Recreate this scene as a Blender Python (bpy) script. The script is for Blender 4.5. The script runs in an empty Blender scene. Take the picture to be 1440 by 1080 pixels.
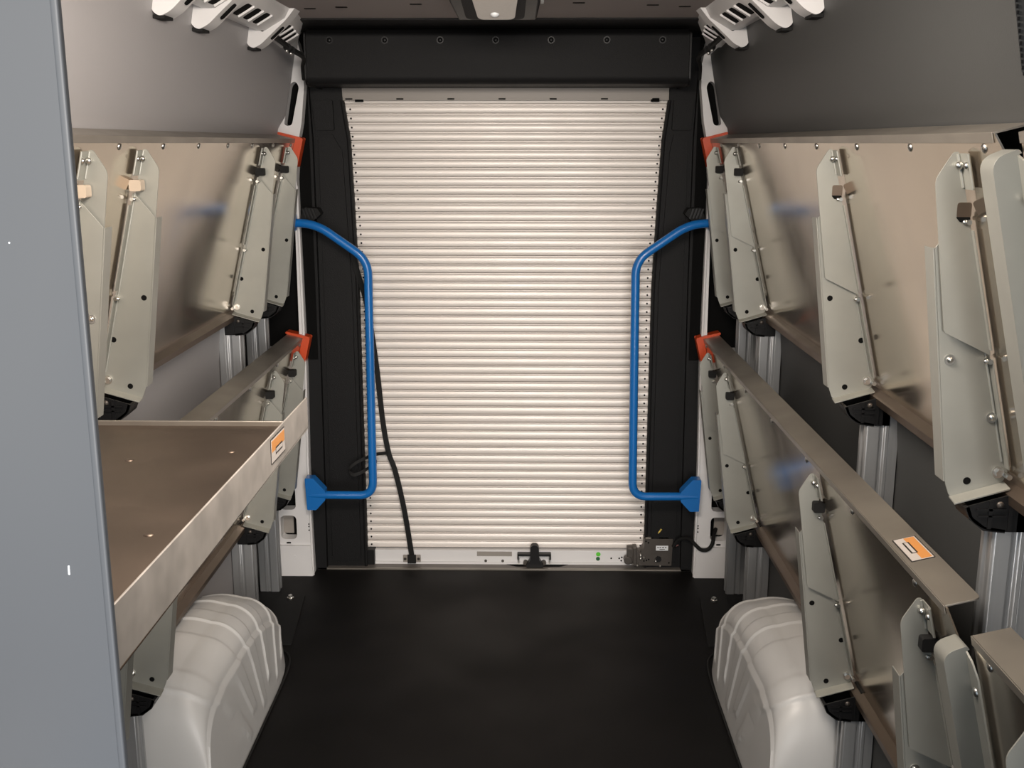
import bpy, math, random
from mathutils import Vector, Matrix
from mathutils.geometry import tessellate_polygon
random.seed(4)
scene = bpy.context.scene
COL = scene.collection
R = math.radians

# ------------------------------------------------------------------ materials
def mat(name, color, rough=.5, metal=0., bump=0., bscale=200., var=0., vscale=8., rvar=0., rscale=6., spec=.5,
        stretch=(1, 1, 1), aniso=0., color2=None, cthr=None, coat=0.):
    m = bpy.data.materials.new(name); m.use_nodes = True
    nt = m.node_tree; b = nt.nodes['Principled BSDF']
    b.inputs['Base Color'].default_value = (*color, 1)
    b.inputs['Roughness'].default_value = rough
    b.inputs['Metallic'].default_value = metal
    b.inputs['Specular IOR Level'].default_value = spec
    b.inputs['Coat Weight'].default_value = coat
    if aniso: b.inputs['Anisotropic'].default_value = aniso
    tc = nt.nodes.new('ShaderNodeTexCoord'); mp = nt.nodes.new('ShaderNodeMapping')
    mp.inputs['Scale'].default_value = stretch
    nt.links.new(tc.outputs['Object'], mp.inputs['Vector'])
    def noise(s, d=4):
        n = nt.nodes.new('ShaderNodeTexNoise'); n.inputs['Scale'].default_value = s; n.inputs['Detail'].default_value = d
        nt.links.new(mp.outputs['Vector'], n.inputs['Vector']); return n
    if var:
        n = noise(vscale, 2); r = nt.nodes.new('ShaderNodeValToRGB')
        c2 = color2 or tuple(c * (1 - var) for c in color)
        r.color_ramp.elements[0].color = (*c2, 1); r.color_ramp.elements[1].color = (*color, 1)
        lo, hi = cthr or (.3, .7)
        r.color_ramp.elements[0].position = lo; r.color_ramp.elements[1].position = hi
        nt.links.new(n.outputs['Fac'], r.inputs['Fac']); nt.links.new(r.outputs['Color'], b.inputs['Base Color'])
    if rvar:
        n = noise(rscale, 2); mr = nt.nodes.new('ShaderNodeMapRange'); mr.interpolation_type = 'SMOOTHSTEP'
        mr.inputs['From Min'].default_value = .2; mr.inputs['From Max'].default_value = .8
        mr.inputs['To Min'].default_value = rough - rvar; mr.inputs['To Max'].default_value = rough + rvar
        nt.links.new(n.outputs['Fac'], mr.inputs['Value']); nt.links.new(mr.outputs['Result'], b.inputs['Roughness'])
    if bump:
        n = noise(bscale, 3); bp = nt.nodes.new('ShaderNodeBump')
        bp.inputs['Strength'].default_value = bump; bp.inputs['Distance'].default_value = .002
        nt.links.new(n.outputs['Fac'], bp.inputs['Height']); nt.links.new(bp.outputs['Normal'], b.inputs['Normal'])
    return m

M = {}
M['sheet'] = mat('bright_sheet_metal', (.58, .505, .415), .17, .95, var=.12, vscale=4, rvar=.03, rscale=5)
M['deck'] = mat('dull_sheet_metal', (.19, .148, .118), .47, 1, var=.15, vscale=4, rvar=.07)
M['zinc'] = mat('zinc_plated_steel', (.32, .32, .29), .44, .5, var=.07, vscale=14, rvar=.05, rscale=9)
M['edge'] = mat('folded_edge_metal', (.35, .32, .28), .42, .8, var=.15, vscale=9, rvar=.05)
M['lipm'] = mat('scuffed_metal', (.52, .48, .44), .5, .6, var=.28, vscale=16, rvar=.1, rscale=14)
M['alu'] = mat('aluminium_extrusion', (.42, .43, .44), .42, .75, var=.08, vscale=5, stretch=(30, 30, 1))
M['bolt'] = mat('bright_bolt', (.62, .61, .58), .28, 1)
M['white'] = mat('white_body_paint', (.70, .69, .69), .38, 0, var=.06, vscale=5)
M['arch'] = mat('light_grey_liner', (.47, .47, .465), .42, 0, var=.05, vscale=4, bump=.05, bscale=60)
M['black'] = mat('black_textured_plastic', (.0065, .0065, .007), .6, 0, bump=.5, bscale=420, spec=.22)
M['blk2'] = mat('black_smooth', (.006, .006, .0065), .42, spec=.3)
M['rubber'] = mat('black_rubber', (.008, .008, .008), .7, spec=.25)
M['hole'] = mat('dark_hole', (.004, .004, .004), .9, spec=.1)
M['wall_lit'] = mat('lit_wall_liner', (.32, .31, .315), .52, 0, bump=.12, bscale=520)  # grey liner, the left wall's brighter light put into its colour
M['wall_shaded'] = mat('shaded_wall_liner', (.052, .053, .0525), .55, 0, bump=.12, bscale=520, spec=.3)  # same grey liner, the right wall's shade put into its colour
M['ceil'] = mat('ceiling_liner', (.30, .262, .25), .8, 0, bump=.15, bscale=300)
M['part'] = mat('grey_partition', (.112, .116, .122), .42, .0, var=.3, vscale=1.6, stretch=(1, 1, .8), rvar=.06, rscale=3, color2=(.072, .080, .094), cthr=(.35, .65))
M['floor'] = mat('black_floor_mat', (.0062, .0056, .0055), .6, 0, var=.5, vscale=2.6, rvar=.08, rscale=2.5, bump=.12, bscale=350, spec=.16)
M['curtain'] = mat('shutter_slats', (.80, .745, .70), .42, .15, var=.04, vscale=2, rvar=.03)
M['blue'] = mat('blue_paint', (.006, .135, .44), .33, 0, coat=.2)
M['orange'] = mat('orange_plastic', (.56, .062, .012), .42)
M['sticker_o'] = mat('orange_print', (.52, .22, .06), .5)
M['sticker_w'] = mat('silver_print', (.44, .40, .37), .4)
M['ink'] = mat('black_ink', (.02, .016, .014), .5)
M['cream'] = mat('cream_clip', (.40, .33, .26), .5)
M['gunmetal'] = mat('gunmetal', (.10, .088, .078), .42, .6, var=.15, vscale=20)
M['sill'] = mat('worn_sill_metal', (.20, .18, .165), .5, .3, var=.3, vscale=12, stretch=(1, 6, 1))
M['green'] = mat('green_dot', (.10, .55, .03), .5)
M['dgreen'] = mat('dark_green_dot', (.01, .10, .03), .5)
M['yellow'] = mat('yellow_wire', (.75, .55, .12), .45)
M['pink'] = mat('pink_wire', (.55, .25, .22), .45)
M['paper'] = mat('white_label', (.72, .74, .76), .5)
M['lens'] = mat('lamp_lens', (.46, .43, .40), .35, 0, bump=.5, bscale=90)
M['tape'] = mat('grey_tape', (.27, .245, .22), .5)

# ------------------------------------------------------------------ mesh builder
class MB:
    def __init__(s): s.v = []; s.f = []; s.mi = []
    def add(s, vs, fs, mi=0):
        k = len(s.v); s.v += [tuple(v) for v in vs]
        for f in fs: s.f.append([k + i for i in f]); s.mi.append(mi)
        return s
    def box(s, a, b, mi=0):
        (x0, y0, z0), (x1, y1, z1) = a, b
        vs = [(x0, y0, z0), (x1, y0, z0), (x1, y1, z0), (x0, y1, z0), (x0, y0, z1), (x1, y0, z1), (x1, y1, z1), (x0, y1, z1)]
        return s.add(vs, [(0, 3, 2, 1), (4, 5, 6, 7), (0, 1, 5, 4), (1, 2, 6, 5), (2, 3, 7, 6), (3, 0, 4, 7)], mi)
    def prism(s, poly, O, U, V, th, holes=(), mi=0, mi_side=None, N=None):
        """flat polygon (u,v) with holes in the frame O,U,V, thick th along N (starting at the plane)"""
        O, U, V = Vector(O), Vector(U), Vector(V); N = Vector(N) if N else U.cross(V).normalized()
        loops = [list(poly)] + [list(h) for h in holes]
        flat = [p for l in loops for p in l]
        tris = tessellate_polygon([[Vector((p[0], p[1], 0)) for p in l] for l in loops])
        n = len(flat)
        front = [O + U * p[0] + V * p[1] for p in flat]; back = [q + N * th for q in front]
        fs = [tuple(t) for t in tris] + [tuple(n + i for i in reversed(t)) for t in tris]
        s.add(front + back, fs, mi)
        k = len(s.v) - 2 * n; o = 0
        for l in loops:
            m = len(l)
            for i in range(m):
                j = (i + 1) % m
                s.f.append([k + o + i, k + o + j, k + n + o + j, k + n + o + i]); s.mi.append(mi if mi_side is None else mi_side)
            o += m
        return s
    def xz(s, poly, y, th, holes=(), mi=0):           # polygon in (x,z), thickness towards +y
        return s.prism(poly, (0, y, 0), (1, 0, 0), (0, 0, 1), th, holes, mi, N=(0, 1, 0))
    def yz(s, poly, x, th, holes=(), mi=0):
        return s.prism(poly, (x, 0, 0), (0, 1, 0), (0, 0, 1), th, holes, mi, N=(1, 0, 0))
    def xy(s, poly, z, th, holes=(), mi=0):
        return s.prism(poly, (0, 0, z), (1, 0, 0), (0, 1, 0), th, holes, mi, N=(0, 0, 1))
    def cyl(s, a, b, r, n=16, mi=0, r2=None):
        a, b = Vector(a), Vector(b); d = (b - a).normalized()
        u = d.orthogonal().normalized(); w = d.cross(u); r2 = r if r2 is None else r2
        vs = []
        for c, rr in ((a, r), (b, r2)):
            for i in range(n):
                t = 2 * math.pi * i / n; vs.append(c + (u * math.cos(t) + w * math.sin(t)) * rr)
        fs = [(i, (i + 1) % n, n + (i + 1) % n, n + i) for i in range(n)] + [tuple(reversed(range(n))), tuple(range(n, 2 * n))]
        return s.add(vs, fs, mi)
    def dome(s, c, d, r, h, n=12, mi=0):
        c, d = Vector(c), Vector(d).normalized(); u = d.orthogonal().normalized(); w = d.cross(u)
        vs = []; K = 4
        for k in range(K):
            a = math.pi / 2 * k / K
            for i in range(n):
                t = 2 * math.pi * i / n; vs.append(c + (u * math.cos(t) + w * math.sin(t)) * r * math.cos(a) + d * h * math.sin(a))
        vs.append(c + d * h); fs = []
        for k in range(K - 1):
            for i in range(n): fs.append((k * n + i, k * n + (i + 1) % n, (k + 1) * n + (i + 1) % n, (k + 1) * n + i))
        for i in range(n): fs.append(((K - 1) * n + i, (K - 1) * n + (i + 1) % n, K * n))
        fs.append(tuple(reversed(range(n))))
        return s.add(vs, fs, mi)
    def hexbolt(s, c, d, r, h, mi=0):
        c, d = Vector(c), Vector(d).normalized()
        s.cyl(c, c + d * h * .35, r * 1.5, 18, mi); s.cyl(c + d * h * .35, c + d * h, r, 6, mi); return s
    def tube(s, pts, r, n=12, mi=0, flat=None):
        P = [Vector(p) for p in pts]; m = len(P); up = None; vs = []
        for i in range(m):
            d = (P[min(i + 1, m - 1)] - P[max(i - 1, 0)]).normalized()
            if up is None: up = d.orthogonal().normalized()
            up = (up - d * up.dot(d)).normalized(); w = d.cross(up)
            for k in range(n):
                t = 2 * math.pi * k / n; vs.append(P[i] + (up * math.cos(t) + w * math.sin(t)) * r)
        fs = []
        for i in range(m - 1):
            for k in range(n): fs.append((i * n + k, i * n + (k + 1) % n, (i + 1) * n + (k + 1) % n, (i + 1) * n + k))
        fs += [tuple(reversed(range(n))), tuple(range((m - 1) * n, m * n))]
        return s.add(vs, fs, mi)
    def ribbon(s, pts, wdir, w, th, tdir, mi=0):      # flat strap
        W = Vector(wdir).normalized() * w / 2; T = Vector(tdir).normalized() * th / 2; vs = []
        for p in pts:
            p = Vector(p); vs += [p - W - T, p + W - T, p + W + T, p - W + T]
        fs = []; m = len(pts)
        for i in range(m - 1):
            for k in range(4): fs.append((i * 4 + k, i * 4 + (k + 1) % 4, i * 4 + 4 + (k + 1) % 4, i * 4 + 4 + k))
        fs += [(0, 1, 2, 3), tuple(range(4 * m - 1, 4 * m - 5, -1))]
        return s.add(vs, fs, mi)
    def sweep(s, prof, y0, y1, th, mi=0):
        """bent sheet: open profile in (x,z), thick th, extruded y0..y1"""
        n = len(prof); off = []
        for i in range(n):
            a = Vector(prof[max(i - 1, 0)]); b = Vector(prof[min(i + 1, n - 1)]); p = Vector(prof[i])
            d1 = (p - a).normalized() if i else (b - p).normalized(); d2 = (b - p).normalized() if i < n - 1 else d1
            n1 = Vector((-d1.y, d1.x)); n2 = Vector((-d2.y, d2.x)); nn = (n1 + n2).normalized()
            off.append(p + nn * th / max(.4, nn.dot(n1)))
        loop = [tuple(p) for p in prof] + [tuple(p) for p in reversed(off)]
        return s.xz(loop, y0, y1 - y0, mi=mi)
    def mesh(s, name, mats, mirror=1, org=(0, 0, 0), smooth=35):
        me = bpy.data.meshes.new(name)
        vs = [(mirror * v[0] - org[0], v[1] - org[1], v[2] - org[2]) for v in s.v]
        me.from_pydata(vs, [], s.f)
        for m in (mats if isinstance(mats, (list, tuple)) else [mats]): me.materials.append(M[m])
        me.polygons.foreach_set('material_index', s.mi)
        import bmesh
        bm = bmesh.new(); bm.from_mesh(me); bmesh.ops.remove_doubles(bm, verts=bm.verts, dist=1e-6)
        bmesh.ops.recalc_face_normals(bm, faces=bm.faces); bm.to_mesh(me); bm.free()
        me.polygons.foreach_set('use_smooth', [True] * len(me.polygons)); me.set_sharp_from_angle(angle=R(smooth))
        return me

ORG = {}
def tag(o, label=None, cat=None, group=None, kind=None):
    if label: o['label'] = label
    if cat: o['category'] = cat
    if group: o['group'] = group
    if kind: o['kind'] = kind
    return o
def empty(name, loc, label, cat, group=None, kind=None):
    o = bpy.data.objects.new(name, None); o.empty_display_size = .05; o.location = loc; COL.objects.link(o); ORG[o.name] = Vector(loc)
    return tag(o, label, cat, group, kind)
def part(name, mb, mats, parent=None, mirror=1, bevel=0, label=None, smooth=35):
    org = ORG[parent.name] if parent else Vector((0, 0, 0))
    o = bpy.data.objects.new(name, mb.mesh(name, mats, mirror, org, smooth)); COL.objects.link(o); ORG[o.name] = org
    if parent: o.parent = parent
    if bevel:
        b = o.modifiers.new('edge', 'BEVEL'); b.width = bevel; b.segments = 2; b.limit_method = 'ANGLE'; b.angle_limit = R(40)
    if label: o['label'] = label
    return o
def struct(name, mb, mats, label, cat='van interior', **k):
    o = part(name, mb, mats, **k); return tag(o, label, cat, None, 'structure')

def rpoly(pts, r, n=6):
    """round the corners of a polygon; r one number or a list"""
    out = []; m = len(pts)
    for i in range(m):
        p = Vector(pts[i]); a = Vector(pts[i - 1]); b = Vector(pts[(i + 1) % m]); rr = r[i] if isinstance(r, (list, tuple)) else r
        if rr <= 0: out.append(tuple(p)); continue
        d1 = (a - p); d2 = (b - p); rr = min(rr, d1.length * .49, d2.length * .49)
        q1 = p + d1.normalized() * rr; q2 = p + d2.normalized() * rr
        for k in range(n + 1):
            t = k / n; out.append(tuple(q1 * (1 - t) ** 2 + p * 2 * t * (1 - t) + q2 * t * t))
    return out
def thick(path, th):
    """closed polygon of an open 2D path offset to its right side"""
    n = len(path); off = []
    for i in range(n):
        p = Vector(path[i]); a = Vector(path[max(i - 1, 0)]); b = Vector(path[min(i + 1, n - 1)])
        d1 = (p - a).normalized() if i else (b - p).normalized(); d2 = (b - p).normalized() if i < n - 1 else d1
        n1 = Vector((d1.y, -d1.x)); n2 = Vector((d2.y, -d2.x)); nn = (n1 + n2).normalized()
        off.append(tuple(p + nn * th / max(.5, nn.dot(n1))))
    return [tuple(p) for p in path] + off[::-1]
def rect(x0, z0, x1, z1): return [(x0, z0), (x1, z0), (x1, z1), (x0, z1)]
def circ(x, z, r, n=14): return [(x + r * math.cos(2 * math.pi * i / n), z + r * math.sin(2 * math.pi * i / n)) for i in range(n)]
def bez(pts, r, n=8):
    """polyline with rounded bends (3D)"""
    out = [Vector(pts[0])]
    for i in range(1, len(pts) - 1):
        p = Vector(pts[i]); a = Vector(pts[i - 1]); b = Vector(pts[i + 1]); rr = min(r, (a - p).length * .49, (b - p).length * .49)
        q1 = p + (a - p).normalized() * rr; q2 = p + (b - p).normalized() * rr
        for k in range(n + 1):
            t = k / n; out.append(q1 * (1 - t) ** 2 + p * 2 * t * (1 - t) + q2 * t * t)
    out.append(Vector(pts[-1])); return out
def spline(pts, n=10):
    P = [Vector(p) for p in pts]; P = [P[0] * 2 - P[1]] + P + [P[-1] * 2 - P[-2]]; out = []
    for i in range(1, len(P) - 2):
        for k in range(n):
            t = k / n; a, b, c, d = P[i - 1:i + 3]
            out.append(.5 * ((2 * b) + (c - a) * t + (2 * a - 5 * b + 4 * c - d) * t * t + (3 * b - a - 3 * c + d) * t ** 3))
    out.append(P[-2]); return out

YN = .30                                   # how far the body shell runs towards the cab
# ------------------------------------------------------------------ floor, ceiling, walls
struct('floor', MB().box((-.98, -.6, -.04), (.98, 4.1, 0)), 'floor', 'black rubber floor mat of the van, dusty and scuffed', 'floor')
cb = MB().box((-.80, YN, 2.03), (.80, 3.50, 2.06))
for x, y in ((-.542, 3.246), (-.445, 3.213), (-.225, 3.15), (.231, 3.124), (.442, 3.175), (.537, 3.21)):
    cb.xy(rpoly(rect(x - .017, y - .008, x + .017, y + .008), .006), 2.0285, .003, mi=1)
struct('ceiling', cb, ['ceil', 'hole'], 'brownish grey ceiling liner with small dark slots near the roller door', 'ceiling')
WALL = [(.915, 0), (.915, .95), (.90, 1.12), (.802, 1.66), (.795, 1.70), (.766, 1.745), (.742, 1.86), (.716, 2.0), (.69, 2.035), (.69, 2.06), (.99, 2.06), (.99, 0)]
def wall_side(s, y0, name, label):
    mb = MB().xz([p for p in WALL], y0, 3.45 - y0)
    # upper liner sheet runs on to the rear pillar with a rounded rear edge
    up = [(.87, 1.30), (.802, 1.66), (.795, 1.70), (.766, 1.745), (.742, 1.86), (.716, 2.0), (.69, 2.035), (.99, 2.035), (.99, 1.30)]
    mb.xz(up, 3.45, .43)
    return struct(name, mb, 'wall_lit' if s < 0 else 'wall_shaded', label, 'wall', mirror=s)
wall_side(-1, .735, 'wall_left', 'grey plastic liner of the left side wall above and below the folding shelves')
wall_side(1, 1.53, 'wall_right', 'grey plastic liner of the right side wall, darkened as if shaded, with a stitched front edge')
# stitched edge of the right liner, dark gap and white pillar beyond it
tb = MB()
for i in range(90):
    z = 1.30 + i * .008
    x = .766 - (z - 1.745) * .196 if z > 1.745 else .802 - (z - 1.66) * .42 if z > 1.66 else .802 + (1.66 - z) * .185
    tb.box((x - .0005, 1.5285, z), (x + .0025, 1.5305, z + .005))
struct('trim_9', tb, 'blk2', 'black stitched edging down the front end of the right wall liner', 'trim')
struct('trim_10', MB().xz([(.790, 1.70), (.752, 1.86), (.73, 2.03), (.99, 2.03), (.99, 0), (.945, 0), (.945, 1.70)], 1.395, .06).box((.93, 1.44, 0), (.99, 1.53, 2.03), mi=1),
       ['white', 'hole'], 'white body pillar ahead of the right wall liner beyond a dark gap', 'pillar')
struct('trim_11', MB().xz([(.93, 0), (.93, 1.3), (.79, 1.80), (.72, 2.04), (.99, 2.04), (.99, 0)], YN, 1.395 - YN), 'wall_shaded', 'grey side wall towards the cab on the right, darkened as if shaded', 'wall', mirror=1)
struct('wall_back', MB().box((-.99, 4.07, 0), (.99, 4.10, 2.06)), 'black', 'black rear wall around the roller door', 'wall')
# dark recessed body side between the last two posts and the rear pillar
for s, n, side in ((-1, 'trim_7', 'left'), (1, 'trim_8', 'right')):
    rb = MB().box((.93, 3.45, 0), (.99, 3.90, 1.45))
    for z, ys in ((1.30, (3.62, 3.74)), (1.20, (3.60, 3.80)), (1.10, (3.56, 3.68)), (1.02, (3.60, 3.72)), (1.02, (3.75, 3.85)), (.985, (3.56, 3.66)), (.985, (3.69, 3.83))):
        rb.box((.927, ys[0], z), (.931, ys[1], z + .008), mi=1)
    struct(n, rb, ['blk2', 'gunmetal'], 'black slotted body recess in the %s wall behind the rear post' % side, 'wall', mirror=s)
# partition in the foreground
pb = MB().box((-.99, .70, -.0), (-.2085, .706, 2.03)).xy(rpoly([(-.2115, .6995), (-.206, .6995), (-.206, .7065), (-.2115, .7065)], .002), 0, 2.03)
pb.xz(rpoly([(-.2345, 1.353), (-.2331, 1.3528), (-.2329, 1.360), (-.2342, 1.360)], .0006), .6995, .001, mi=1)
pb.xz(circ(-.252, 1.586, .0007, 8), .6995, .001, mi=1)
struct('wall_front', pb, ['part', 'paper'], 'smooth blue-grey metal partition edge closest to the camera at the left', 'partition')

# ------------------------------------------------------------------ roller door
door = empty('door_1', (0, 4.03, 0), 'silver ribbed roller shutter door closing the rear of the van', 'door', None, 'structure')
cm = MB(); NS = 54; Z0, Z1 = .066, 1.822; P = (Z1 - Z0) / NS
prof = [(0, .020), (.058, .020), (.062, .0005), (.10, -.0004), (.16, -.0004), (.20, .0008), (.206, .010), (.242, .010), (.248, .0006), (.36, -.0012), (.48, -.0020), (.60, -.0023), (.72, -.0020), (.84, -.0012), (.975, .0006), (.990, .004)]
zs = []
for i in range(NS):
    for t, d in prof: zs.append((Z1 - (i + t) * P, 4.030 + d))
zs.append((Z0, 4.034))
vs = []
for z, y in zs: vs += [(-.605, y, z), (.615, y, z)]
cm.add(vs, [(2 * i, 2 * i + 1, 2 * i + 3, 2 * i + 2) for i in range(len(zs) - 1)])
for i in range(NS):
    z = Z1 - (i + .60) * P
    f = max(0, (z - 1.15) / .65) ** 1.3
    cm.xz(circ(-.530 - .032 * f, z, .0036, 8), 4.0252, .002, mi=1); cm.xz(circ(.546 + .040 * f, z, .0036, 8), 4.0252, .002, mi=1)
part('shutter_curtain', cm, ['curtain', 'hole'], door, smooth=28)
sl = MB().box((-.585, 3.99, 1.80), (.60, 4.05, 1.845))
for k in range(7): sl.box((-.57 + k * .185, 3.985, 1.803), (-.545 + k * .185, 3.992, 1.8075), mi=1)
sl.box((-.535, 3.983, 1.795), (-.505, 3.992, 1.803), mi=1); sl.box((.535, 3.983, 1.795), (.565, 3.992, 1.803), mi=1)
part('top_strip', sl, ['tape', 'hole'], door)
br = MB().box((-.515, 4.012, .004), (.545, 4.04, .062)).box((-.515, 4.006, .004), (.545, 4.014, .014))
for x, z in ((.430, .030), (.462, .030), (.472, .034), (.470, .020)): br.xz(circ(x, z, .0035, 10), 4.0112, .001, mi=1)
part('bottom_rail', br, ['white', 'hole'], door)
part('rail_tape', MB().box((-.107, 4.010, .038), (.033, 4.0125, .056)), 'tape', door, label='grey strip of tape on the bottom rail')
rp = MB().box((-.107, 4.0095, .012), (.033, 4.0125, .037))
for x in (-.072, -.004): rp.cyl((x, 4.0095, .018), (x, 4.006, .018), .0055, 14, 1)
part('rivet_plate', rp, ['white', 'gunmetal'], door)
part('round_sticker', MB().xz(circ(.378, .047, .009, 20), 4.0105, .002), 'green', door, label='bright green round sticker')
part('round_sticker', MB().xz(circ(.377, .028, .008, 20), 4.0100, .002), 'dgreen', door, label='dark green round sticker')
dk = MB().box((-.556, 3.996, .004), (-.517, 4.03, .066))
part('rail_end_block', dk, 'blk2', door)
# latch on the bottom rail
lt = empty('door_latch', (.122, 4.0, .0), 'black door latch with a lever on the middle of the bottom rail', 'latch')
lm = MB().box((.055, 3.985, .046), (.189, 4.012, .056)).box((.055, 3.985, .030), (.060, 4.01, .048)).box((.184, 3.985, .030), (.189, 4.01, .048))
part('latch_bar', lm, 'blk2', lt, bevel=.002)
part('latch_lever', MB().xz(rpoly([(.098, -.002), (.150, -.002), (.160, .010), (.142, .035), (.140, .088), (.130, .098), (.116, .098), (.106, .088), (.106, .035), (.088, .010)], .006), 3.972, .03), 'blk2', lt, bevel=.003)
part('latch_tip', MB().box((.0585, 3.982, .014), (.0635, 4.0, .034)), 'bolt', lt, label='bright metal tip')
part('latch_tip', MB().box((.1805, 3.982, .014), (.1855, 4.0, .034)), 'bolt', lt, label='bright metal tip')
for x in (.088, .160): part('latch_roller', MB().cyl((x, 3.995, .014), (x, 4.008, .014), .010, 18), 'gunmetal', lt)
# sill
sb = MB().box((-.735, 3.962, -.01), (.735, 4.06, .0035)).box((-.735, 3.955, -.01), (.735, 3.965, .006), mi=1)
sb.xy(rpoly([(.005, 4.01), (.265, 4.01), (.225, 3.985), (.05, 3.985)], .01), .0036, .001, mi=2)
struct('trim_5', sb, ['sill', 'edge', 'hole'], 'worn metal door sill strip along the rear end of the floor', 'sill')

# ------------------------------------------------------------------ black side panels of the rear opening
for s, n, inner in ((-1, 'trim_3', [(.545, .0), (.545, 1.12), (.552, 1.40), (.560, 1.66), (.580, 1.80), (.585, 1.90)]),
                    (1, 'trim_4', [(.560, .0), (.560, 1.12), (.570, 1.40), (.582, 1.66), (.600, 1.80), (.605, 1.90)])):
    pm = MB().xz(inner + [(.76, 1.90), (.76, 0)], 3.985, .09)
    pm.xz([(.700, .0), (.690, 1.12), (.690, 1.66), (.70, 1.90), (.765, 1.90), (.755, 1.6), (.755, 0)], 3.955, .04)          # outer border
    pm.xz([(inner[0][0] + .022, .03), (inner[1][0] + .022, 1.12), (inner[3][0] + .026, 1.62), (.60 + .02, 1.68), (.672, 1.68), (.672, 1.12), (.680, .03)], 3.975, .02)
    pm.xz(rpoly([(.612, 1.695), (.68, 1.695), (.69, 1.80), (.615, 1.80)], .005), 3.970, .02)
    pm.tube([(inner[0][0] + .003, 3.984, 0), (inner[1][0] + .003, 3.984, 1.12), (inner[3][0] + .003, 3.984, 1.66), (inner[4][0] + .003, 3.984, 1.80)], .006, 8)
    o = struct(n, pm, 'black', 'black textured panel filling the gap %s of the roller door' % ('left' if s < 0 else 'right'), 'panel', mirror=s)
    b = o.modifiers.new('edge', 'BEVEL'); b.width = .004; b.segments = 2; b.limit_method = 'ANGLE'; b.angle_limit = R(50)

# ------------------------------------------------------------------ white rear pillars
for s, n in ((-1, 'trim_1'), (1, 'trim_2')):
    outer = [(.742, 0), (.745, .19), (.745, .45), (.738, .82), (.740, 1.14), (.742, 1.32), (.742, 1.52), (.728, 1.66), (.715, 1.72), (.701, 1.84), (.700, 1.92), (.715, 1.99), (.735, 2.03),
             (.93, 2.03), (.93, .10), (.864, .10), (.862, 0)]
    holes = [rpoly(rect(.800, .148, .862, .244), .02), rpoly(rect(.800, .268, .862, .36), .02),
             rpoly([(.757, .90), (.754, 1.40), (.80, 1.40), (.91, 1.40), (.91, .90)], [.01, .025, .02, .02, .02]),
             rpoly([(.718, 1.845), (.733, 1.865), (.752, 1.85), (.778, 1.71), (.750, 1.71)], .012)]
    pm = MB().xz(outer, 3.90, .05, holes)
    pm.xz([(.747, .125), (.93, .125), (.93, 0), (.742, 0)], 3.887, .02)
    pm.box((.79, 3.952, .13), (.93, 3.956, .40), mi=1); pm.box((.822, 3.949, .155), (.93, 3.952, .24), mi=2); pm.box((.70, 3.952, .85), (.93, 3.956, 2.03), mi=1)
    pm.xz(rpoly(rect(.825, .130, .842, .136), .002), 3.8985, .002, mi=1)
    pm.xz(circ(.81, .080, .006), 3.885, .003)
    for z in (.20, .185, .21):
        pm.xz(circ(.752, z, .003, 8), 3.8985, .001, mi=1)
    pm.tube([(.7435, 3.899, .0), (.7465, 3.899, .45), (.7395, 3.899, .82), (.7425, 3.899, 1.5)], .005, 8)
    o = struct(n, pm, ['white', 'hole', 'tape'], 'white painted rear body pillar with cut-outs at the %s of the roller door' % ('left' if s < 0 else 'right'), 'pillar', mirror=s)
    b = o.modifiers.new('edge', 'BEVEL'); b.width = .006; b.segments = 3; b.limit_method = 'ANGLE'; b.angle_limit = R(50)

# ------------------------------------------------------------------ header box
struct('trim_6', MB().box((-.80, 3.49, 2.025), (.80, 4.08, 2.06)), 'black', 'black ceiling strip above the shutter header box', 'ceiling')
hd = empty('header_box', (0, 3.72, 1.845), 'long black header box housing the shutter roll above the door', 'header box')
ho = rpoly([(3.725, 2.005), (3.722, 1.862), (3.738, 1.843), (3.99, 1.843), (3.99, 2.022), (3.75, 2.022)], [.01, .012, .012, 0, 0, .006])
part('cover', MB().yz(ho, -.655, 1.284), 'black', hd, bevel=.002)
for sx in (-.659, .629): part('end_cap', MB().yz(rpoly([(3.715, 2.012), (3.713, 1.855), (3.735, 1.838), (3.99, 1.838), (3.99, 2.02)], .01), sx, .006), 'blk2', hd)
for k in range(7):
    x = -.574 + k * .1855
    part('bolt', MB().dome((x, 3.7235, 1.985), (0, -1, -.02), .0085, .006).cyl((x, 3.7238, 1.985), (x, 3.7228, 1.985), .012, 16), 'blk2', hd, label='black dome bolt')

# ------------------------------------------------------------------ dome light
dl = empty('dome_light', (0, 3.02, 2.03), 'black framed ceiling lamp with a frosted lens above the header box', 'ceiling light')
part('housing', MB().add([(-.125, 2.76, 2.03), (-.092, 2.95, 1.968), (.110, 2.95, 1.968), (.124, 2.76, 2.03), (-.125, 3.12, 2.03), (-.095, 3.0, 1.972), (.112, 3.0, 1.972), (.124, 3.12, 2.03)],
     [(0, 1, 2, 3), (1, 5, 6, 2), (5, 4, 7, 6), (0, 4, 5, 1), (3, 2, 6, 7), (0, 3, 7, 4)]), 'blk2', dl, bevel=.004)
LU = Vector((0, -.19, .062)).normalized(); LN = Vector((0, -.062, -.19)).normalized(); LO_ = (0, 2.95, 1.968)
part('bezel', MB().prism(rpoly([(-.072, .008), (-.085, .19), (.088, .19), (.080, .008)], .02), LO_, (1, 0, 0), LU, .005, N=LN), 'black', dl, bevel=.002)
part('lens', MB().prism(rpoly([(-.040, .018), (-.054, .17), (.066, .17), (.055, .018)], .02), LO_, (1, 0, 0), LU, .010, N=LN), 'lens', dl, bevel=.003)
part('bulb', MB().dome(Vector(LO_) + LU * .05 + LN * .009 + Vector((.004, 0, 0)), LN, .012, .008), 'paper', dl)
part('switch', MB().box((.122, 2.78, 2.0), (.130, 2.90, 2.026)), 'paper', dl)

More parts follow.
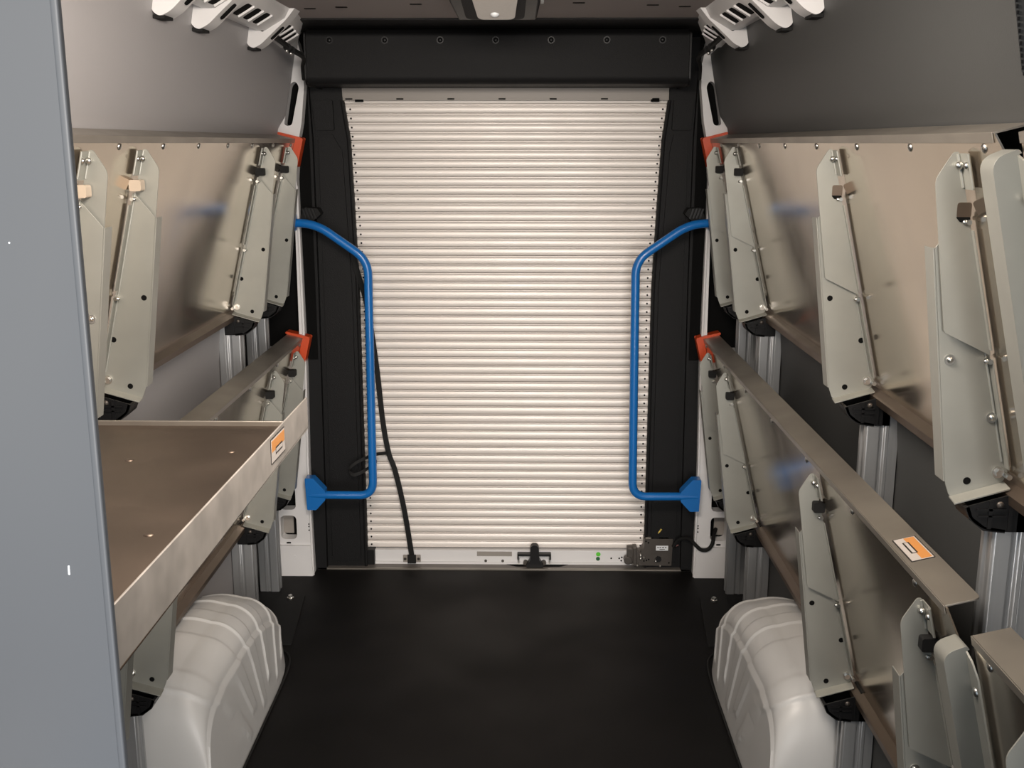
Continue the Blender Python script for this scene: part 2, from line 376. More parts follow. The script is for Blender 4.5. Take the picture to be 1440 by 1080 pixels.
# ------------------------------------------------------------------ roof rails with hanging hooks
for s, side in ((-1, 'left'), (1, 'right')):
    rr = empty('roof_rail', (s * .68, 3.0, 2.0), 'slotted white roof rail with downward hooks under the %s roof edge' % side, 'roof rail')
    sec = [(.735, 1.985), (.700, 1.969), (.675, 1.968), (.615, 2.003), (.60, 2.03), (.76, 2.03)]
    mb = MB(); st_ = [(2.30, 0, 0), (3.34, 0, 0), (3.58, .030, -.006), (3.72, .062, -.016), (3.88, .105, -.05)]; ns_ = len(sec)
    mb.add([(x + dx, y, z + (dz if z < 2.02 else 0)) for y, dx, dz in st_ for x, z in sec],
           [(a * ns_ + i, a * ns_ + (i + 1) % ns_, (a + 1) * ns_ + (i + 1) % ns_, (a + 1) * ns_ + i) for a in range(len(st_) - 1) for i in range(ns_)] + [tuple(range(ns_)), tuple(reversed(range(ns_ * 4, ns_ * 5)))])
    def slot(y, w, mb=mb):
        # rounded dark slot lying on the sloping face of the rail
        dx = max(0, y - 3.34) * .125
        O = Vector((.645 + dx, y, 1.9855 - dx * .2)); V = Vector((-.06, 0, .035)).normalized(); N = Vector((-.035, 0, -.06)).normalized()
        mb.prism(rpoly(rect(-w / 2, -.024, w / 2, .024), .012), O - N * .001, (0, 1, 0), V, .0022, mi=1, N=N)
        mb.prism(rpoly(rect(w / 2 + .006, -.026, w / 2 + .016, .026), .004), O - N * .001, (0, 1, 0), V, .006, mi=0, N=N)
    for y in (2.58, 2.66, 2.88, 2.98, 3.08, 3.37, 3.46, 3.55): slot(y, .05)
    part('rail', mb, ['white', 'hole'], rr, s, bevel=.003)
    for y in (2.43, 2.71, 3.24):
        pf = [(.735, 2.03), (.733, 1.955), (.727, 1.928), (.712, 1.919), (.688, 1.930), (.650, 1.965), (.612, 1.998), (.585, 2.03)]
        h = part('roof_hook', MB().xz(rpoly(pf, [0, .006, .01, .01, .015, .02, .01, 0]), y, .075), 'white', rr, s, bevel=.005)
        O = Vector((.648, y + .04, 1.966)); V = Vector((-.038, 0, .034)).normalized(); N = Vector((-.034, 0, -.038)).normalized()
        part('hook_slot', MB().prism(rpoly(rect(-.011, -.026, .011, .026), .010), O, (0, 1, 0), V, .003, N=N), 'hole', h, s)
        part('rubber_tip', MB().box((.704, y + .008, 1.916), (.730, y + .066, 1.924)), 'rubber', h, s)

# ------------------------------------------------------------------ wiring harness at the roof corners
for s, side in ((-1, 'left'), (1, 'right')):
    pts = spline([(.682, 3.24, 1.972), (.673, 3.32, 1.962), (.655, 3.50, 1.936), (.647, 3.64, 1.922), (.668, 3.73, 1.90), (.672, 3.76, 1.86)])
    hn = empty('wiring_harness', (s * .69, 3.55, 1.95), 'black taped cable harness running into the %s end of the header box' % side, 'cable')
    part('cable', MB().tube(pts, .0065, 10).tube([(p[0], p[1], p[2] + .008) for p in pts], .004, 8), 'rubber', hn, s)
    for y, x, z in ((3.46, .659, 1.941), (3.50, .655, 1.936)):
        part('cable_clip', MB().cyl((x - .004, y - .006, z), (x + .004, y + .006, z), .011, 12).dome((x, y - .01, z - .012), (0, -.5, -1), .006, .006, mi=1), ['blk2', 'bolt'], hn, s)

# ------------------------------------------------------------------ wheel arch covers
def arch_mesh():
    secs = []
    NF, NR = 46, 330
    for i in range(NF + 1):
        a = math.pi / 2 * i / NF
        secs.append((2.62 - .275 * max(0, math.cos(a)) ** (2 / 4.5), .345 * math.sin(a) ** (2 / 4.5)))
    for i in range(1, NR + 1):
        a = math.pi / 2 * (1 - i / NR)
        secs.append((2.62 + .65 * max(0, math.cos(a)) ** (2 / 2.6), .345 * max(0, math.sin(a)) ** (2 / 2.0)))
    grid = []
    for Y, zt in secs:
        zt = max(zt, .0005)
        tr = max(0, (Y - 2.62) / .65)
        x0 = .676 + .075 * tr ** 9; xi = x0 + .030 * zt / .345; r = min(.085, zt * .65)
        row = []
        for j in range(17): row.append((.912 + (xi + r * .98 - .912) * j / 16, zt + .012 * math.sin(math.pi * j / 16) * (zt / .345)))
        for j in range(1, 16):
            a = math.pi / 2 * j / 16
            row.append((xi + r - r * math.sin(a), zt - r + r * math.cos(a)))
        zb = zt - r
        for j in range(27): row.append((x0 + (xi - x0) * (zb * (1 - j / 26)) / max(zt, .001), zb * (1 - j / 26)))
        grid.append([Vector((x, Y, z)) for x, z in row])
    n, m = len(grid), len(grid[0])
    def sm(a, b, x): t = min(1, max(0, (x - a) / (b - a))); return t * t * (3 - 2 * t)
    bands = [(2.405, 2.47, .03), (2.575, 2.655, .075), (2.745, 2.82, .04), (2.90, 2.96, .08), (3.055, 3.085, .04), (3.16, 3.18, .06)]
    def disp(p, j, zt):
        z = p.z
        k = max(0, min(.9, (zt - z) / .62)) if j > 16 else 0
        k *= sm(-.05, .22, k)
        q = (p.y - k * 2.93) / (1 - k)
        d = 0
        for a, b, ze in bands:
            w = .005
            f = sm(a - w, a + w, q) * (1 - sm(b - w, b + w * 2.5, q))
            rid = math.exp(-((q - a - .003) / .0045) ** 2)
            e = sm(ze - .012, ze + .012, z) if j > 18 else 1
            d += (.0032 * f + .0030 * rid) * e
        return d
    out = []
    for i in range(n):
        for j in range(m):
            p = grid[i][j]
            du = grid[min(i + 1, n - 1)][j] - grid[max(i - 1, 0)][j]; dv = grid[i][min(j + 1, m - 1)] - grid[i][max(j - 1, 0)]
            nn = du.cross(dv)
            if nn.length > 1e-9:
                nn.normalize()
                if nn.x > 0 and abs(nn.x) > abs(nn.z): nn = -nn
                if nn.z < 0 and abs(nn.z) >= abs(nn.x): nn = -nn
                p = p + nn * disp(p, j, secs[i][1])
            out.append(p)
    mb = MB()
    mb.add(out, [(i * m + j, i * m + j + 1, (i + 1) * m + j + 1, (i + 1) * m + j) for i in range(n - 1) for j in range(m - 1)])
    return mb
AM = arch_mesh()
for s, side in ((-1, 'left'), (1, 'right')):
    wa = empty('wheel_arch', (s * .8, 2.8, 0), 'light grey ribbed wheel arch cover bulging into the floor on the %s side' % side, 'wheel arch')
    part('cover', AM, 'arch', wa, s, smooth=60)
    part('floor_seam', MB().tube(spline([(.671, 2.34, .004), (.671, 2.8, .004), (.673, 3.12, .004), (.70, 3.235, .004), (.76, 3.275, .004)]), .0035, 6), 'rubber', wa, s)

# ------------------------------------------------------------------ posts with black pivot brackets
def bracket_mb(zp, Y):
    """black pivot bracket under a shelf pivot at height zp"""
    X = .865
    pr = rpoly([(X - .076, zp - .036), (X - .068, zp - .056), (X - .045, zp - .074), (X - .010, zp - .078), (X + .024, zp - .078), (X + .024, zp - .010), (X - .01, zp - .017)], [.004, .02, .025, .01, 0, 0, .004])
    mb = MB().xz(pr, Y - .026, .004).xz(pr, Y + .024, .004)
    mb.xz([(X - .077, zp - .037), (X - .069, zp - .057), (X - .045, zp - .076), (X - .010, zp - .080), (X - .010, zp - .074), (X - .043, zp - .069), (X - .064, zp - .053), (X - .070, zp - .036)], Y - .026, .054)
    mb.box((X + .008, Y - .026, zp - .078), (X + .024, Y + .028, zp - .004))
    mb.box((X - .040, Y - .029, zp - .072), (X - .034, Y - .024, zp - .026)); mb.box((X - .008, Y - .029, zp - .076), (X - .002, Y - .024, zp - .018))
    mb.box((X - .060, Y - .029, zp - .042), (X - .012, Y - .026, zp - .038)); mb.box((X - .056, Y - .029, zp - .052), (X - .012, Y - .026, zp - .049))
    return mb
def post(s, Y, label, floor_z=0.0, mid=True, low=True):
    p = empty('upright_post', (s * .87, Y, floor_z), label, 'post', 'aluminium posts carrying the folding shelves')
    mb = MB()
    x0, x1 = .838, .888; h = .024
    sec = [(x1 + .002, Y - h), (x1 - .006, Y - h), (x1 - .010, Y - h + .004), (x1 - .016, Y - h + .004), (x1 - .020, Y - h), (x0 + .004, Y - h), (x0, Y - h + .004), (x0, Y - .010), (x0 + .005, Y - .006), (x0 + .005, Y + .006), (x0, Y + .010), (x0, Y + h - .004), (x0 + .004, Y + h), (x1 + .002, Y + h)]
    segs = [(floor_z, .335)]
    if mid: segs.append((.60, 1.055))
    for a, b in segs: mb.xy(sec, a, b - a)
    mb.box((x1 + .002, Y - .022, floor_z), (.912, Y + .022, 1.10))
    part('rail', mb, 'alu', p, s, bevel=.0012)
    for zp, sh in ((1.12, 0), (.40, .005)):
        if zp < 1 and not low: continue
        b = part('pivot_bracket', bracket_mb(zp, Y), 'blk2', p, s, bevel=.0015, label='black pivot bracket')
        part('bracket_bolt', MB().dome((.865 - .022, Y - .0265, zp - .032), (0, -1, 0), .006, .004), 'gunmetal', b, s)
    return p
post(1, 3.76, 'aluminium post on the right wall beside the white rear pillar')
post(1, 3.42, 'aluminium post on the right wall behind the wheel arch, second from the rear door')
post(1, 2.31, 'aluminium post on the right wall at the front end of the wheel arch')
post(1, 1.65, 'aluminium post on the right wall closest to the camera, behind the chamfered shelf ends')
post(-1, 3.76, 'aluminium post on the left wall beside the white rear pillar')
post(-1, 3.42, 'aluminium post on the left wall behind the wheel arch, second from the rear door')
post(-1, 2.31, 'aluminium post on the left wall showing just above the lowered shelf')
post(-1, 2.04, 'aluminium post on the left wall below the lowered shelf, in front of the wheel arch', mid=False)

# ------------------------------------------------------------------ folding supports (shared meshes, one set per side)
K = .245
def hx(z): return -K * z
def support_meshes(s):
    d = {}
    back = .008 if s > 0 else -.006          # on the right the lower leaf lies behind the upper one, on the left before it
    yB = back; yA = -.002 if s > 0 else .006
    B = rpoly([(hx(.425) + .001, .428), (-.148, .372), (-.099, -.006), (-.090, -.030), (-.006, -.005), (0, .012)], [.008, .003, .004, .006, .006, 0])
    mb = MB().xz(B, yB, .0025)
    ol = [(-.1485, .372), (-.0995, -.004)]    # outer lip folded away from the viewer
    mb.xz([(ol[0][0] - .0025, ol[0][1]), (ol[1][0] - .0025, ol[1][1]), (ol[1][0], ol[1][1]), ol[0]], yB, .036)
    mb.add([(-.090, yB - .024, -.033), (-.004, yB - .024, -.008), (-.004, yB + .002, -.004), (-.090, yB + .002, -.029),
            (-.090, yB - .024, -.0355), (-.004, yB - .024, -.0105), (-.004, yB + .002, -.0065), (-.090, yB + .002, -.0315)],
           [(0, 1, 2, 3), (7, 6, 5, 4), (0, 4, 5, 1), (1, 5, 6, 2), (2, 6, 7, 3), (3, 7, 4, 0)])
    # hinge flange lying on the shelf panel (lower run)
    U = Vector((-K, 0, 1)).normalized()
    for z0, z1, w in ((.02, .20, .018), (.215, .40, .020)):
        a = Vector((hx(z0) + .001, yB + .002, z0)); L = (Vector((hx(z1), 0, z1)) - Vector((hx(z0), 0, z0))).length
        mb.prism([(0, 0), (0, -w), (L, -w), (L, 0)], a, U, (0, 1, 0), .002, N=(-1, 0, -K))
    d['lower_leaf'] = mb
    A = rpoly([(hx(.517) - .001, .517), (hx(.517) - .009, .517), (-.160, .476), (-.126, .242), (hx(.205), .205)], [.003, .006, .010, .004, 0])
    ma = MB().xz(A, yA, .0025)
    a = Vector((hx(.462) + .001, yA + .002, .462)); L = (Vector((hx(.515), 0, .515)) - Vector((hx(.462), 0, .462))).length
    ma.prism([(0, 0), (0, -.034), (L, -.034), (L, 0)], a, U, (0, 1, 0), .002, N=(-1, 0, -K))
    ma.cyl((hx(.464) - .003, yA, .464), (hx(.514) - .003, yA, .514), .0028, 8); ma.cyl((hx(.464) - .002, yA - .034, .464), (hx(.514) - .002, yA - .034, .514), .0024, 8)
    d['upper_leaf'] = ma
    d['clip'] = MB().prism(rpoly(rect(hx(.44) - .020, .429, hx(.44) + .006, .453), .005), (0, min(yA, yB) - .018, 0), (1, 0, 0), (0, 0, 1), .026, N=(0, 1, 0))
    d['hinge_rod'] = MB().cyl((hx(.03) - .004, yB, .03), (hx(.425) - .004, yB, .425), .0022, 8)
    yy = min(yA, yB)
    for i, z in enumerate((.196, .412)): d['rivet%d' % i] = MB().cyl((hx(z) - .004, yB - .016, z), (hx(z) - .004, yB + .016, z), .0042, 10).dome((hx(z) - .008, yB - .010, z), (-1, -.3, 0), .0045, .005)
    d['rivet2'] = MB().dome((hx(.497) - .006, yA - .006, .497), (-1, -.5, 0), .0065, .007)
    d['rivet3'] = MB().dome((hx(.497) - .004, yA - .028, .497), (-1, -.3, 0), .0055, .005)
    d['pivot_bolt'] = MB().hexbolt((-.016, yB, .012), (0, -1, 0), .0062, .009).cyl((-.004, yB - .018, .008), (-.004, yB + .018, .008), .0045, 12)
    for x, z in ((-.110, .197), (-.035, .103), (-.064, -.003)):
        mb.xz(circ(x, z, .0062, 16), yB - .0006, .0008, mi=1)
    for i, (x, z) in enumerate(((-.110, .197), (-.035, .103))): d['fastener%d' % i] = MB().cyl((x, yB, z), (x, yB - .002, z), .0085, 18).dome((x, yB - .002, z), (0, -1, 0), .0052, .005)
    ns = MB().xz(rpoly(rect(hx(.43) - .018, .418, hx(.43) + .004, .442), .005), yA - .0006, .001)
    ns.xz(rpoly([(hx(.43) - .019, .420), (hx(.43) - .012, .412), (hx(.43) + .003, .415), (hx(.43) + .003, .420)], .002), yA - .0012, .001, mi=1)
    d['slot'] = ns
    return d
SM = {}
MATOF = dict(lower_leaf=['zinc', 'hole'], upper_leaf='zinc', hinge_rod='zinc', pivot_bolt='bolt', slot=['deck', 'hole'])
for s in (1, -1):
    for k, mb in support_meshes(s).items():
        if k == 'clip':
            for c in ('rubber', 'cream'): SM[s, k, c] = mb.mesh('clip', c, s)
        else: SM[s, k] = mb.mesh(k, MATOF.get(k, 'bolt'), s)
def place_support(shelf, s, pivot, Y, clip='rubber', fast=False):
    loc = Vector((s * pivot[0], Y, pivot[1])) - ORG[shelf.name]
    def mk(name, me, parent, l=None, lab=None):
        o = bpy.data.objects.new(name, me); COL.objects.link(o); o.parent = parent
        if l is not None: o.location = l
        if lab: o['label'] = lab
        if name in ('folding_support', 'upper_leaf'):
            b = o.modifiers.new('edge', 'BEVEL'); b.width = .0004; b.segments = 2; b.limit_method = 'ANGLE'; b.angle_limit = R(40)
        return o
    sup = mk('folding_support', SM[s, 'lower_leaf'], shelf, loc)
    mk('upper_leaf', SM[s, 'upper_leaf'], sup); mk('hinge_rod', SM[s, 'hinge_rod'], sup)
    if clip == 'slot': mk('clip_slot', SM[s, 'slot'], sup)
    else: mk('clip', SM[s, 'clip', clip], sup, lab={'rubber': 'black rubber clip', 'cream': 'cream clip'}.get(clip))
    mk('pivot_bolt', SM[s, 'pivot_bolt'], sup)
    for i in range(4): mk('rivet', SM[s, 'rivet%d' % i], sup)
    if fast:
        for i in range(2): mk('fastener', SM[s, 'fastener%d' % i], sup)
    return sup

# ------------------------------------------------------------------ label plate
def label_plate(parent, s, O, U, V, N, w, h):
    """printed label: black border, orange and silver fields, a silver bar with black outline"""
    O, U, V, N = Vector(O), Vector(U), Vector(V), Vector(N)
    mb = MB()
    mb.prism(rpoly(rect(0, 0, w, h), .002), O, U, V, .0006, mi=0, N=N)
    b = .0022
    mb.prism(rect(b, b, w - b, h - b), O + N * .0006, U, V, .0003, mi=2, N=N)
    mb.prism(rect(b * 2, h * .46, w - b * 2, h - b * 2), O + N * .0009, U, V, .0002, mi=1, N=N)
    mb.prism(rect(w * .30, h * .26, w * .78, h * .54), O + N * .0011, U, V, .0002, mi=0, N=N)
    mb.prism(rect(w * .30 + .002, h * .26 + .003, w * .78 - .002, h * .54 - .003), O + N * .0013, U, V, .0002, mi=2, N=N)
    part('label_plate', mb, ['ink', 'sticker_o', 'sticker_w'], parent, s, label='orange and silver label plate')

# ------------------------------------------------------------------ shelves folded up against the walls
def folded_shelf(name_label, s, pivot, y0, y1, supports, rivets, cap=True, chamfer=True, sticker=None, group='folding metal shelves', endch=None, clip='rubber', fast=()):
    px, pz = pivot
    t = empty('folding_shelf', (s * px, (y0 + y1) / 2, pz), name_label, 'shelf', group)
    L = .562; U = Vector((-.238, 0, .971)).normalized()                       # up the panel
    O = Vector((px + .008, 0, pz - .004))
    top = O + U * L
    N = Vector((-U.z, 0, U.x)).normalized()                                    # towards the aisle
    if N.x > 0: N = -N
    cz = .085 if chamfer else 0.0; cy = .075 if chamfer else 0
    poly = [(y0, 0), (y1, 0), (y1, L), (y0 + cy, L), (y0, L - cz)] if chamfer else [(y0, 0), (y1, 0), (y1, L), (y0, L)]
    part('panel', MB().prism(poly, O, (0, 1, 0), U, .003, N=-N), 'sheet', t, s)
    # top flange turned towards the wall, and folded bottom edge
    W = -N
    fl = MB(); ya = y0 + cy + .004
    def P3(v, y): return (v.x, y, v.z)
    c0 = top; c1 = top + W * .057
    prof = [(c0.x + N.x * .001, c0.z), (c0.x + .004 * W.x, c0.z + .003), (c1.x, c1.z)]
    fl.prism(rpoly([(0, ya), (.057, ya), (.057, y1), (0, y1)], [0, .012, 0, 0]), top - N * 0, W, (0, 1, 0), .003, N=U)
    fl.prism([(ya, -.012), (y1, -.012), (y1, .003), (ya, .003)], top + N * .0005, (0, 1, 0), U, .002, N=N)
    part('top_flange', fl, 'edge', t, s, bevel=.001)
    bt = MB(); b0 = O
    bt.prism([(y0, 0), (y1, 0), (y1, .022), (y0, .022)], b0 + N * .0, (0, 1, 0), (N - U * .35).normalized(), .003, N=-U)
    e = b0 + (N - U * .35).normalized() * .022
    bt.prism([(y0, 0), (y1, 0), (y1, .016), (y0, .016)], e, (0, 1, 0), (-U + N * .15).normalized(), .003, N=W)
    part('bottom_flange', bt, 'deck', t, s, bevel=.001)
    for y in rivets:
        c = O + U * (L - .020)
        part('rivet', MB().dome((c.x, y, c.z), N, .0075, .004, 12), 'bolt', t, s)
    for i, Y in enumerate(supports):
        place_support(t, s, pivot, Y, clip if isinstance(clip, str) else clip[i], Y in fast)
    if cap:
        cb = MB()
        a = top + U * .012 + N * .014
        # L-shaped plastic cap: over the flange and down the front edge
        cb.prism(rpoly([(-.014, 0), (-.014, -.105), (.012, -.105), (.014, -.016), (.078, -.008), (.078, 0)], [.010, .004, .004, .004, .004, .004]), (a.x, y1 - .035, a.z), W, U, .05, N=(0, 1, 0))
        cb.prism(rpoly([(-.014, 0), (-.014, -.105), (.03, -.10), (.078, -.03), (.078, 0)], .006), (a.x, y1 + .012, a.z), W, U, .004, N=(0, 1, 0))
        part('end_cap', cb, 'orange', t, s, bevel=.003, label='orange plastic corner cap')
    if sticker:
        label_plate(t, s, top + W * .008 + Vector((0, sticker - .10, 0)) + U * .0032, (0, 1, 0), W, U, .102, .042)
    if endch:
        # rounded end channel on the panel, its lip turned away from the viewer
        Y = endch; w = .034
        q = [(0.0, -.02), (0.0, .535), (w, .530), (w, -.02)]
        ec = MB().prism([(a, b) for a, b in rpoly(q, [0, .004, .024, 0])], (px, Y, pz), N, U, .003, N=(0, 1, 0))
        out = [p for p in rpoly(q, [0, .004, .024, 0])]
        out = out[1:]                                                          # open path: top edge, rounded corner, outer edge
        ec.prism(thick(out, -.003), (px, Y, pz), N, U, .042, N=(0, 1, 0))
        ec.prism([(0, .02), (-.032, .02), (-.032, .50), (-.018, .522), (0, .53)], (px, Y, pz), (0, 1, 0), U, .003, N=N)
        part('end_channel', ec, 'zinc', t, s, bevel=.001)
        part('channel_rivet', MB().dome((px + U.x * .47 + N.x * .003, Y - .016, pz + U.z * .47), N, .008, .005), 'bolt', t, s)
    return t
UP, LO = (.865, 1.12), (.870, .40)
riv = [3.84 - .303 * i for i in range(8)]
folded_shelf('upper right folding shelf stowed upright, the section reaching the orange cap by the roller door', 1, UP, 1.46, 3.92, (3.76, 3.42, 2.33, 1.65), [3.70 - .3035 * i for i in range(8)],
             clip=['rubber', 'rubber', 'slot', 'slot'], fast=(1.65,))
folded_shelf('lower right folding shelf stowed upright with an orange and silver label on its top flange', 1, LO, 1.48, 3.92, (3.76, 3.42, 2.33, 1.65), [3.86 - .36 * i for i in range(7)], sticker=1.83, fast=(1.65,))
folded_shelf('upper right folding shelf section at the very right, showing only its bright rounded end', 1, UP, .30, 1.455, (), [1.36 - .3 * i for i in range(4)], cap=False, chamfer=False, endch=1.45)
folded_shelf('lower right folding shelf section in the bottom right corner with a rounded bright end', 1, LO, .30, 1.455, (1.25,), [1.40 - .3 * i for i in range(4)], cap=False, chamfer=False, endch=1.465)
folded_shelf('upper left folding shelf stowed upright between the partition and the roller door', -1, UP, 1.95, 3.92, (3.76, 3.42, 2.33, 2.04), [3.84 - .270 * i for i in range(7)],
             chamfer=False, clip=['rubber', 'rubber', 'cream', 'cream'], fast=(2.04,))
folded_shelf('lower left folding shelf stowed upright behind the lowered shelf, orange cap at its rear end', -1, LO, 1.95, 3.92, (3.76, 3.42, 2.33, 2.04), [3.86 - .36 * i for i in range(5)], chamfer=False, fast=(2.04,))
# the one shelf folded down
ds = empty('folding_shelf', (-.6, 1.3, 1.13), 'left folding shelf lowered flat as a dull brown deck beside the partition', 'shelf', 'folding metal shelves')
part('deck', MB().box((-.872, .25, 1.128), (-.322, 1.935, 1.131)).box((-.872, 1.932, 1.128), (-.34, 1.937, 1.140), mi=1), ['deck', 'edge'], ds, bevel=.001)
part('front_lip', MB().add([(-.322, .25, 1.136), (-.322, 1.935, 1.125), (-.322, 1.935, 1.186), (-.322, .25, 1.212), (-.325, .25, 1.136), (-.325, 1.935, 1.125), (-.325, 1.935, 1.186), (-.325, .25, 1.212)],
     [(0, 1, 2, 3), (7, 6, 5, 4), (0, 4, 5, 1), (1, 5, 6, 2), (2, 6, 7, 3), (3, 7, 4, 0)]), 'lipm', ds, bevel=.0008)
for x, y in ((-.577, 1.708), (-.42, 1.761), (-.424, 1.361)):
    part('rivet', MB().dome((x, y, 1.1305), (0, 0, 1), .008, .003), 'deck', ds)
part('brace', MB().xz(rpoly([(-.865, 1.128), (-.45, 1.128), (-.52, 1.07), (-.80, .80), (-.865, .80)], .01), 1.0, .003).xz([(-.865, 1.128), (-.84, 1.128), (-.84, .80), (-.865, .80)], .985, .03), 'zinc', ds)
label_plate(ds, 1, (-.3215, 1.640, 1.144), (0, 1, -.03), (0, 0, 1), (1, 0, 0), .098, .042)

# ------------------------------------------------------------------ blue grab handles
for s, side in ((-1, 'left'), (1, 'right')):
    gh = empty('grab_handle', (s * .6, 3.85, .35), 'bent blue tubular grab handle at the %s edge of the roller door' % side, 'handle')
    pts = bez([(.80, 3.87, 1.372), (.668, 3.85, 1.366), (.484 if s < 0 else .480, 3.84, 1.238), (.490, 3.84, .348), (.735, 3.85, .346)], .055, 10)
    part('tube', MB().tube(pts, .0155, 18), 'blue', gh, s)
    part('foot_plate', MB().xz(rpoly([(.742, .29), (.747, .415), (.715, .415), (.672, .366), (.672, .330), (.708, .29)], .004), 3.835, .045), 'blue', gh, s, bevel=.003)
    part('top_plate', MB().box((.745, 3.84, 1.34), (.80, 3.895, 1.40)), 'blue', gh, s, bevel=.004)

# ------------------------------------------------------------------ small hardware at the rear
for s, side in ((-1, 'left'), (1, 'right')):
    rb = empty('rubber_buffer', (s * .70, 3.94, 1.395), 'ribbed black rubber buffer just above the %s blue handle' % side, 'buffer')
    mb = MB()
    q = rpoly([(.735, 1.382), (.718, 1.422), (.672, 1.418), (.660, 1.398), (.690, 1.372)], .006)
    rib = MB().xz(q, 3.905, .06)
    for k in range(4): rib.prism(rect(-.003, -.018, .003, .018), (.683 + k * .012, 3.900, 1.400), (1, 0, -.3), (.35, 0, 1), .006, mi=1, N=(0, 1, 0))
    part('body', rib, ['rubber', 'blk2'], rb, s)
st = empty('pull_strap', (-.37, 3.97, .03), 'black webbing pull strap hanging from the left side of the roller door', 'strap')
sp = spline([(-.560, 3.965, 1.26), (-.545, 3.975, 1.18), (-.515, 3.995, 1.05), (-.487, 4.005, .81), (-.470, 4.01, .60), (-.450, 4.005, .47), (-.424, 3.995, .395), (-.392, 3.99, .24), (-.368, 4.0, .05), (-.366, 4.004, .026)], 8)
part('webbing', MB().ribbon(sp, (1, .1, .12), .020, .003, (0, 1, 0)), 'rubber', st)
lp = spline([(-.450, 3.995, .47), (-.500, 3.96, .472), (-.56, 3.93, .452), (-.592, 3.92, .425), (-.575, 3.925, .402), (-.535, 3.94, .415), (-.49, 3.965, .445)], 8)
part('loop', MB().ribbon(lp, (0, .35, 1), .013, .003, (0, 1, -.3)), 'rubber', st)
ap = MB().box((-.402, 4.0, .014), (-.332, 4.010, .042))
for x in (-.394, -.34): ap.cyl((x, 4.0, .028), (x, 3.997, .028), .006, 12, 1)
part('anchor_plate', ap, ['tape', 'ink'], st, bevel=.002)
part('strap_end', MB().box((-.384, 3.993, .010), (-.350, 4.002, .046)), 'rubber', st, bevel=.002)

lk = empty('lock_unit', (.60, 3.98, 0), 'gunmetal lock motor box on the sill at the right foot of the roller door', 'lock')
fh = MB().xz(rpoly([(.520, .016), (.665, .016), (.668, .128), (.556, .128), (.556, .092), (.540, .070), (.520, .074)], .004), 3.972, .05)
for x, z in ((.562, .118), (.572, .112), (.566, .038), (.556, .036), (.655, .028), (.575, .042)): fh.xz(circ(x, z, .0035, 8), 3.9712, .001, mi=1)
part('body', fh, ['gunmetal', 'hole'], lk)
part('bolt_housing', MB().box((.490, 3.975, .020), (.522, 4.015, .086)).cyl((.494, 3.97, .036), (.494, 4.0, .036), .017, 16).box((.512, 3.968, .016), (.528, 4.01, .092)), 'gunmetal', lk, bevel=.002)
tx = MB().box((.602, 3.9705, .080), (.650, 3.9725, .100))
for i, (a, b) in enumerate(((.607, .613), (.616, .622), (.626, .634), (.637, .643))): tx.box((a, 3.970, .0915), (b, 3.971, .0950), mi=1)
tx.box((.616, 3.970, .0845), (.637, 3.971, .0870), mi=1)
part('label', tx, ['paper', 'ink'], lk, label='small white label')
for x, z, r in ((.543, .060, .007), (.543, .046, .006), (.603, .036, .006), (.620, .048, .005), (.556, .050, .005), (.53, .018, .005), (.62, .016, .005), (.512, .022, .004)): part('screw', MB().dome((x, 3.971, z), (0, -1, 0), r, .006), 'bolt', lk)
part('key_hub', MB().cyl((.612, 3.972, .045), (.612, 3.962, .045), .012, 6), 'blk2', lk)
for a, b in ((.560, .590), (.615, .650)): part('top_tab', MB().box((a, 3.975, .128), (b, 4.0, .133)), 'edge', lk)
part('yellow_wire', MB().tube(spline([(.598, 3.985, .128), (.604, 3.98, .142), (.622, 3.975, .168)]), .0035, 8), 'yellow', lk, label='short yellow wire end')
part('pink_wire', MB().tube(spline([(.662, 3.985, .090), (.676, 3.98, .094), (.690, 3.975, .102)]), .0025, 8), 'pink', lk, label='short pink wire end')
cab = empty('lock_cable', (.75, 3.89, .16), 'black cable sagging from the lock box to the cut-out in the right white pillar', 'cable')
part('cable', MB().tube(spline([(.668, 3.96, .10), (.69, 3.95, .135), (.725, 3.92, .148), (.745, 3.885, .135), (.765, 3.88, .120), (.79, 3.88, .122), (.808, 3.89, .140), (.818, 3.92, .165), (.83, 3.95, .18)]), .0075, 10), 'rubber', cab)

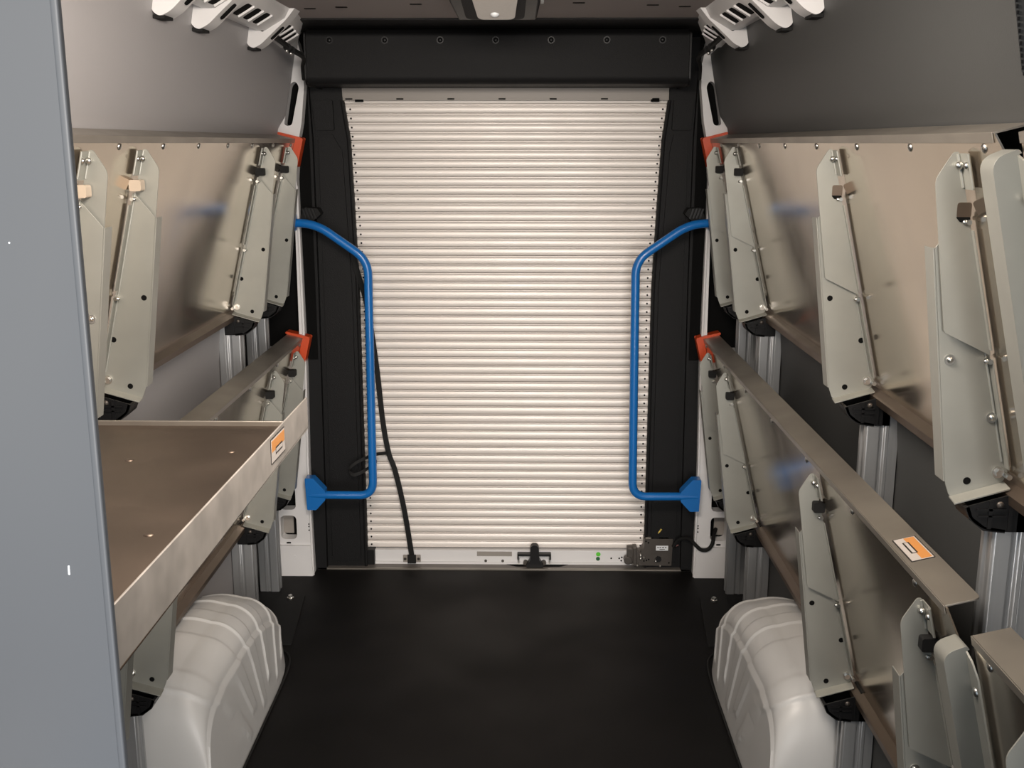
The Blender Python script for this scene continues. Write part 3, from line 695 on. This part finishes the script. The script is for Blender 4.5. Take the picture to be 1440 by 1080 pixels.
for s, side in ((-1, 'left'), (1, 'right')):
    fp = empty('floor_plate', (s * .78, 3.66, 0), 'black floor plate with a bright bolt beside the %s rear post' % side, 'floor plate')
    part('plate', MB().xy(rpoly([(.70, 3.30), (.735, 3.70), (.83, 3.70), (.83, 3.30)], .004), 0.0, .005), 'rubber', fp, s, bevel=.001)
    part('bolt', MB().hexbolt((.782, 3.665, .005), (0, 0, 1), .008, .014).cyl((.782, 3.655, .012), (.782, 3.675, .016), .004, 8), 'bolt', fp, s)

# ------------------------------------------------------------------ light: daylight through the cab glass behind the viewer, plus an added fill under the roof
def area(name, loc, target, sx, sy, power, color):
    l = bpy.data.lights.new(name, 'AREA'); l.shape = 'RECTANGLE'; l.size = sx; l.size_y = sy; l.energy = power; l.color = color
    o = bpy.data.objects.new(name, l); o.location = loc; o.rotation_euler = (Vector(target) - Vector(loc)).to_track_quat('-Z', 'Y').to_euler(); COL.objects.link(o)
    return o
sl = bpy.data.lights.new('daylight', 'SUN'); sl.energy = 5.2; sl.angle = R(48); sl.color = (1, .945, .885)
so = bpy.data.objects.new('daylight', sl); COL.objects.link(so)
so.rotation_euler = Vector((-.24, 1, -.12)).to_track_quat('-Z', 'Y').to_euler()
area('roof_fill', (0, 1.45, 2.015), (0, 2.3, .9), .7, .4, 62, (1, .89, .78))  # unseen fill, added to brighten the walls and shelves
w = bpy.data.worlds.new('world'); scene.world = w; w.use_nodes = True
nt = w.node_tree; bg = nt.nodes['Background']
bg.inputs['Color'].default_value = (.72, .86, 1, 1); bg.inputs['Strength'].default_value = .75

# ------------------------------------------------------------------ camera
cam = bpy.data.cameras.new('camera'); co = bpy.data.objects.new('camera', cam); COL.objects.link(co)
cam.sensor_width = 36; cam.lens = 37.5; cam.clip_start = .02
co.location = (.088, 0, 1.65); co.rotation_euler = (R(90 - 12.735), 0, R(.782))
scene.camera = co
vs_ = scene.view_settings
vs_.view_transform = 'Standard'; vs_.look = 'None'; vs_.gamma = 1; vs_.use_curve_mapping = False; vs_.exposure = 0
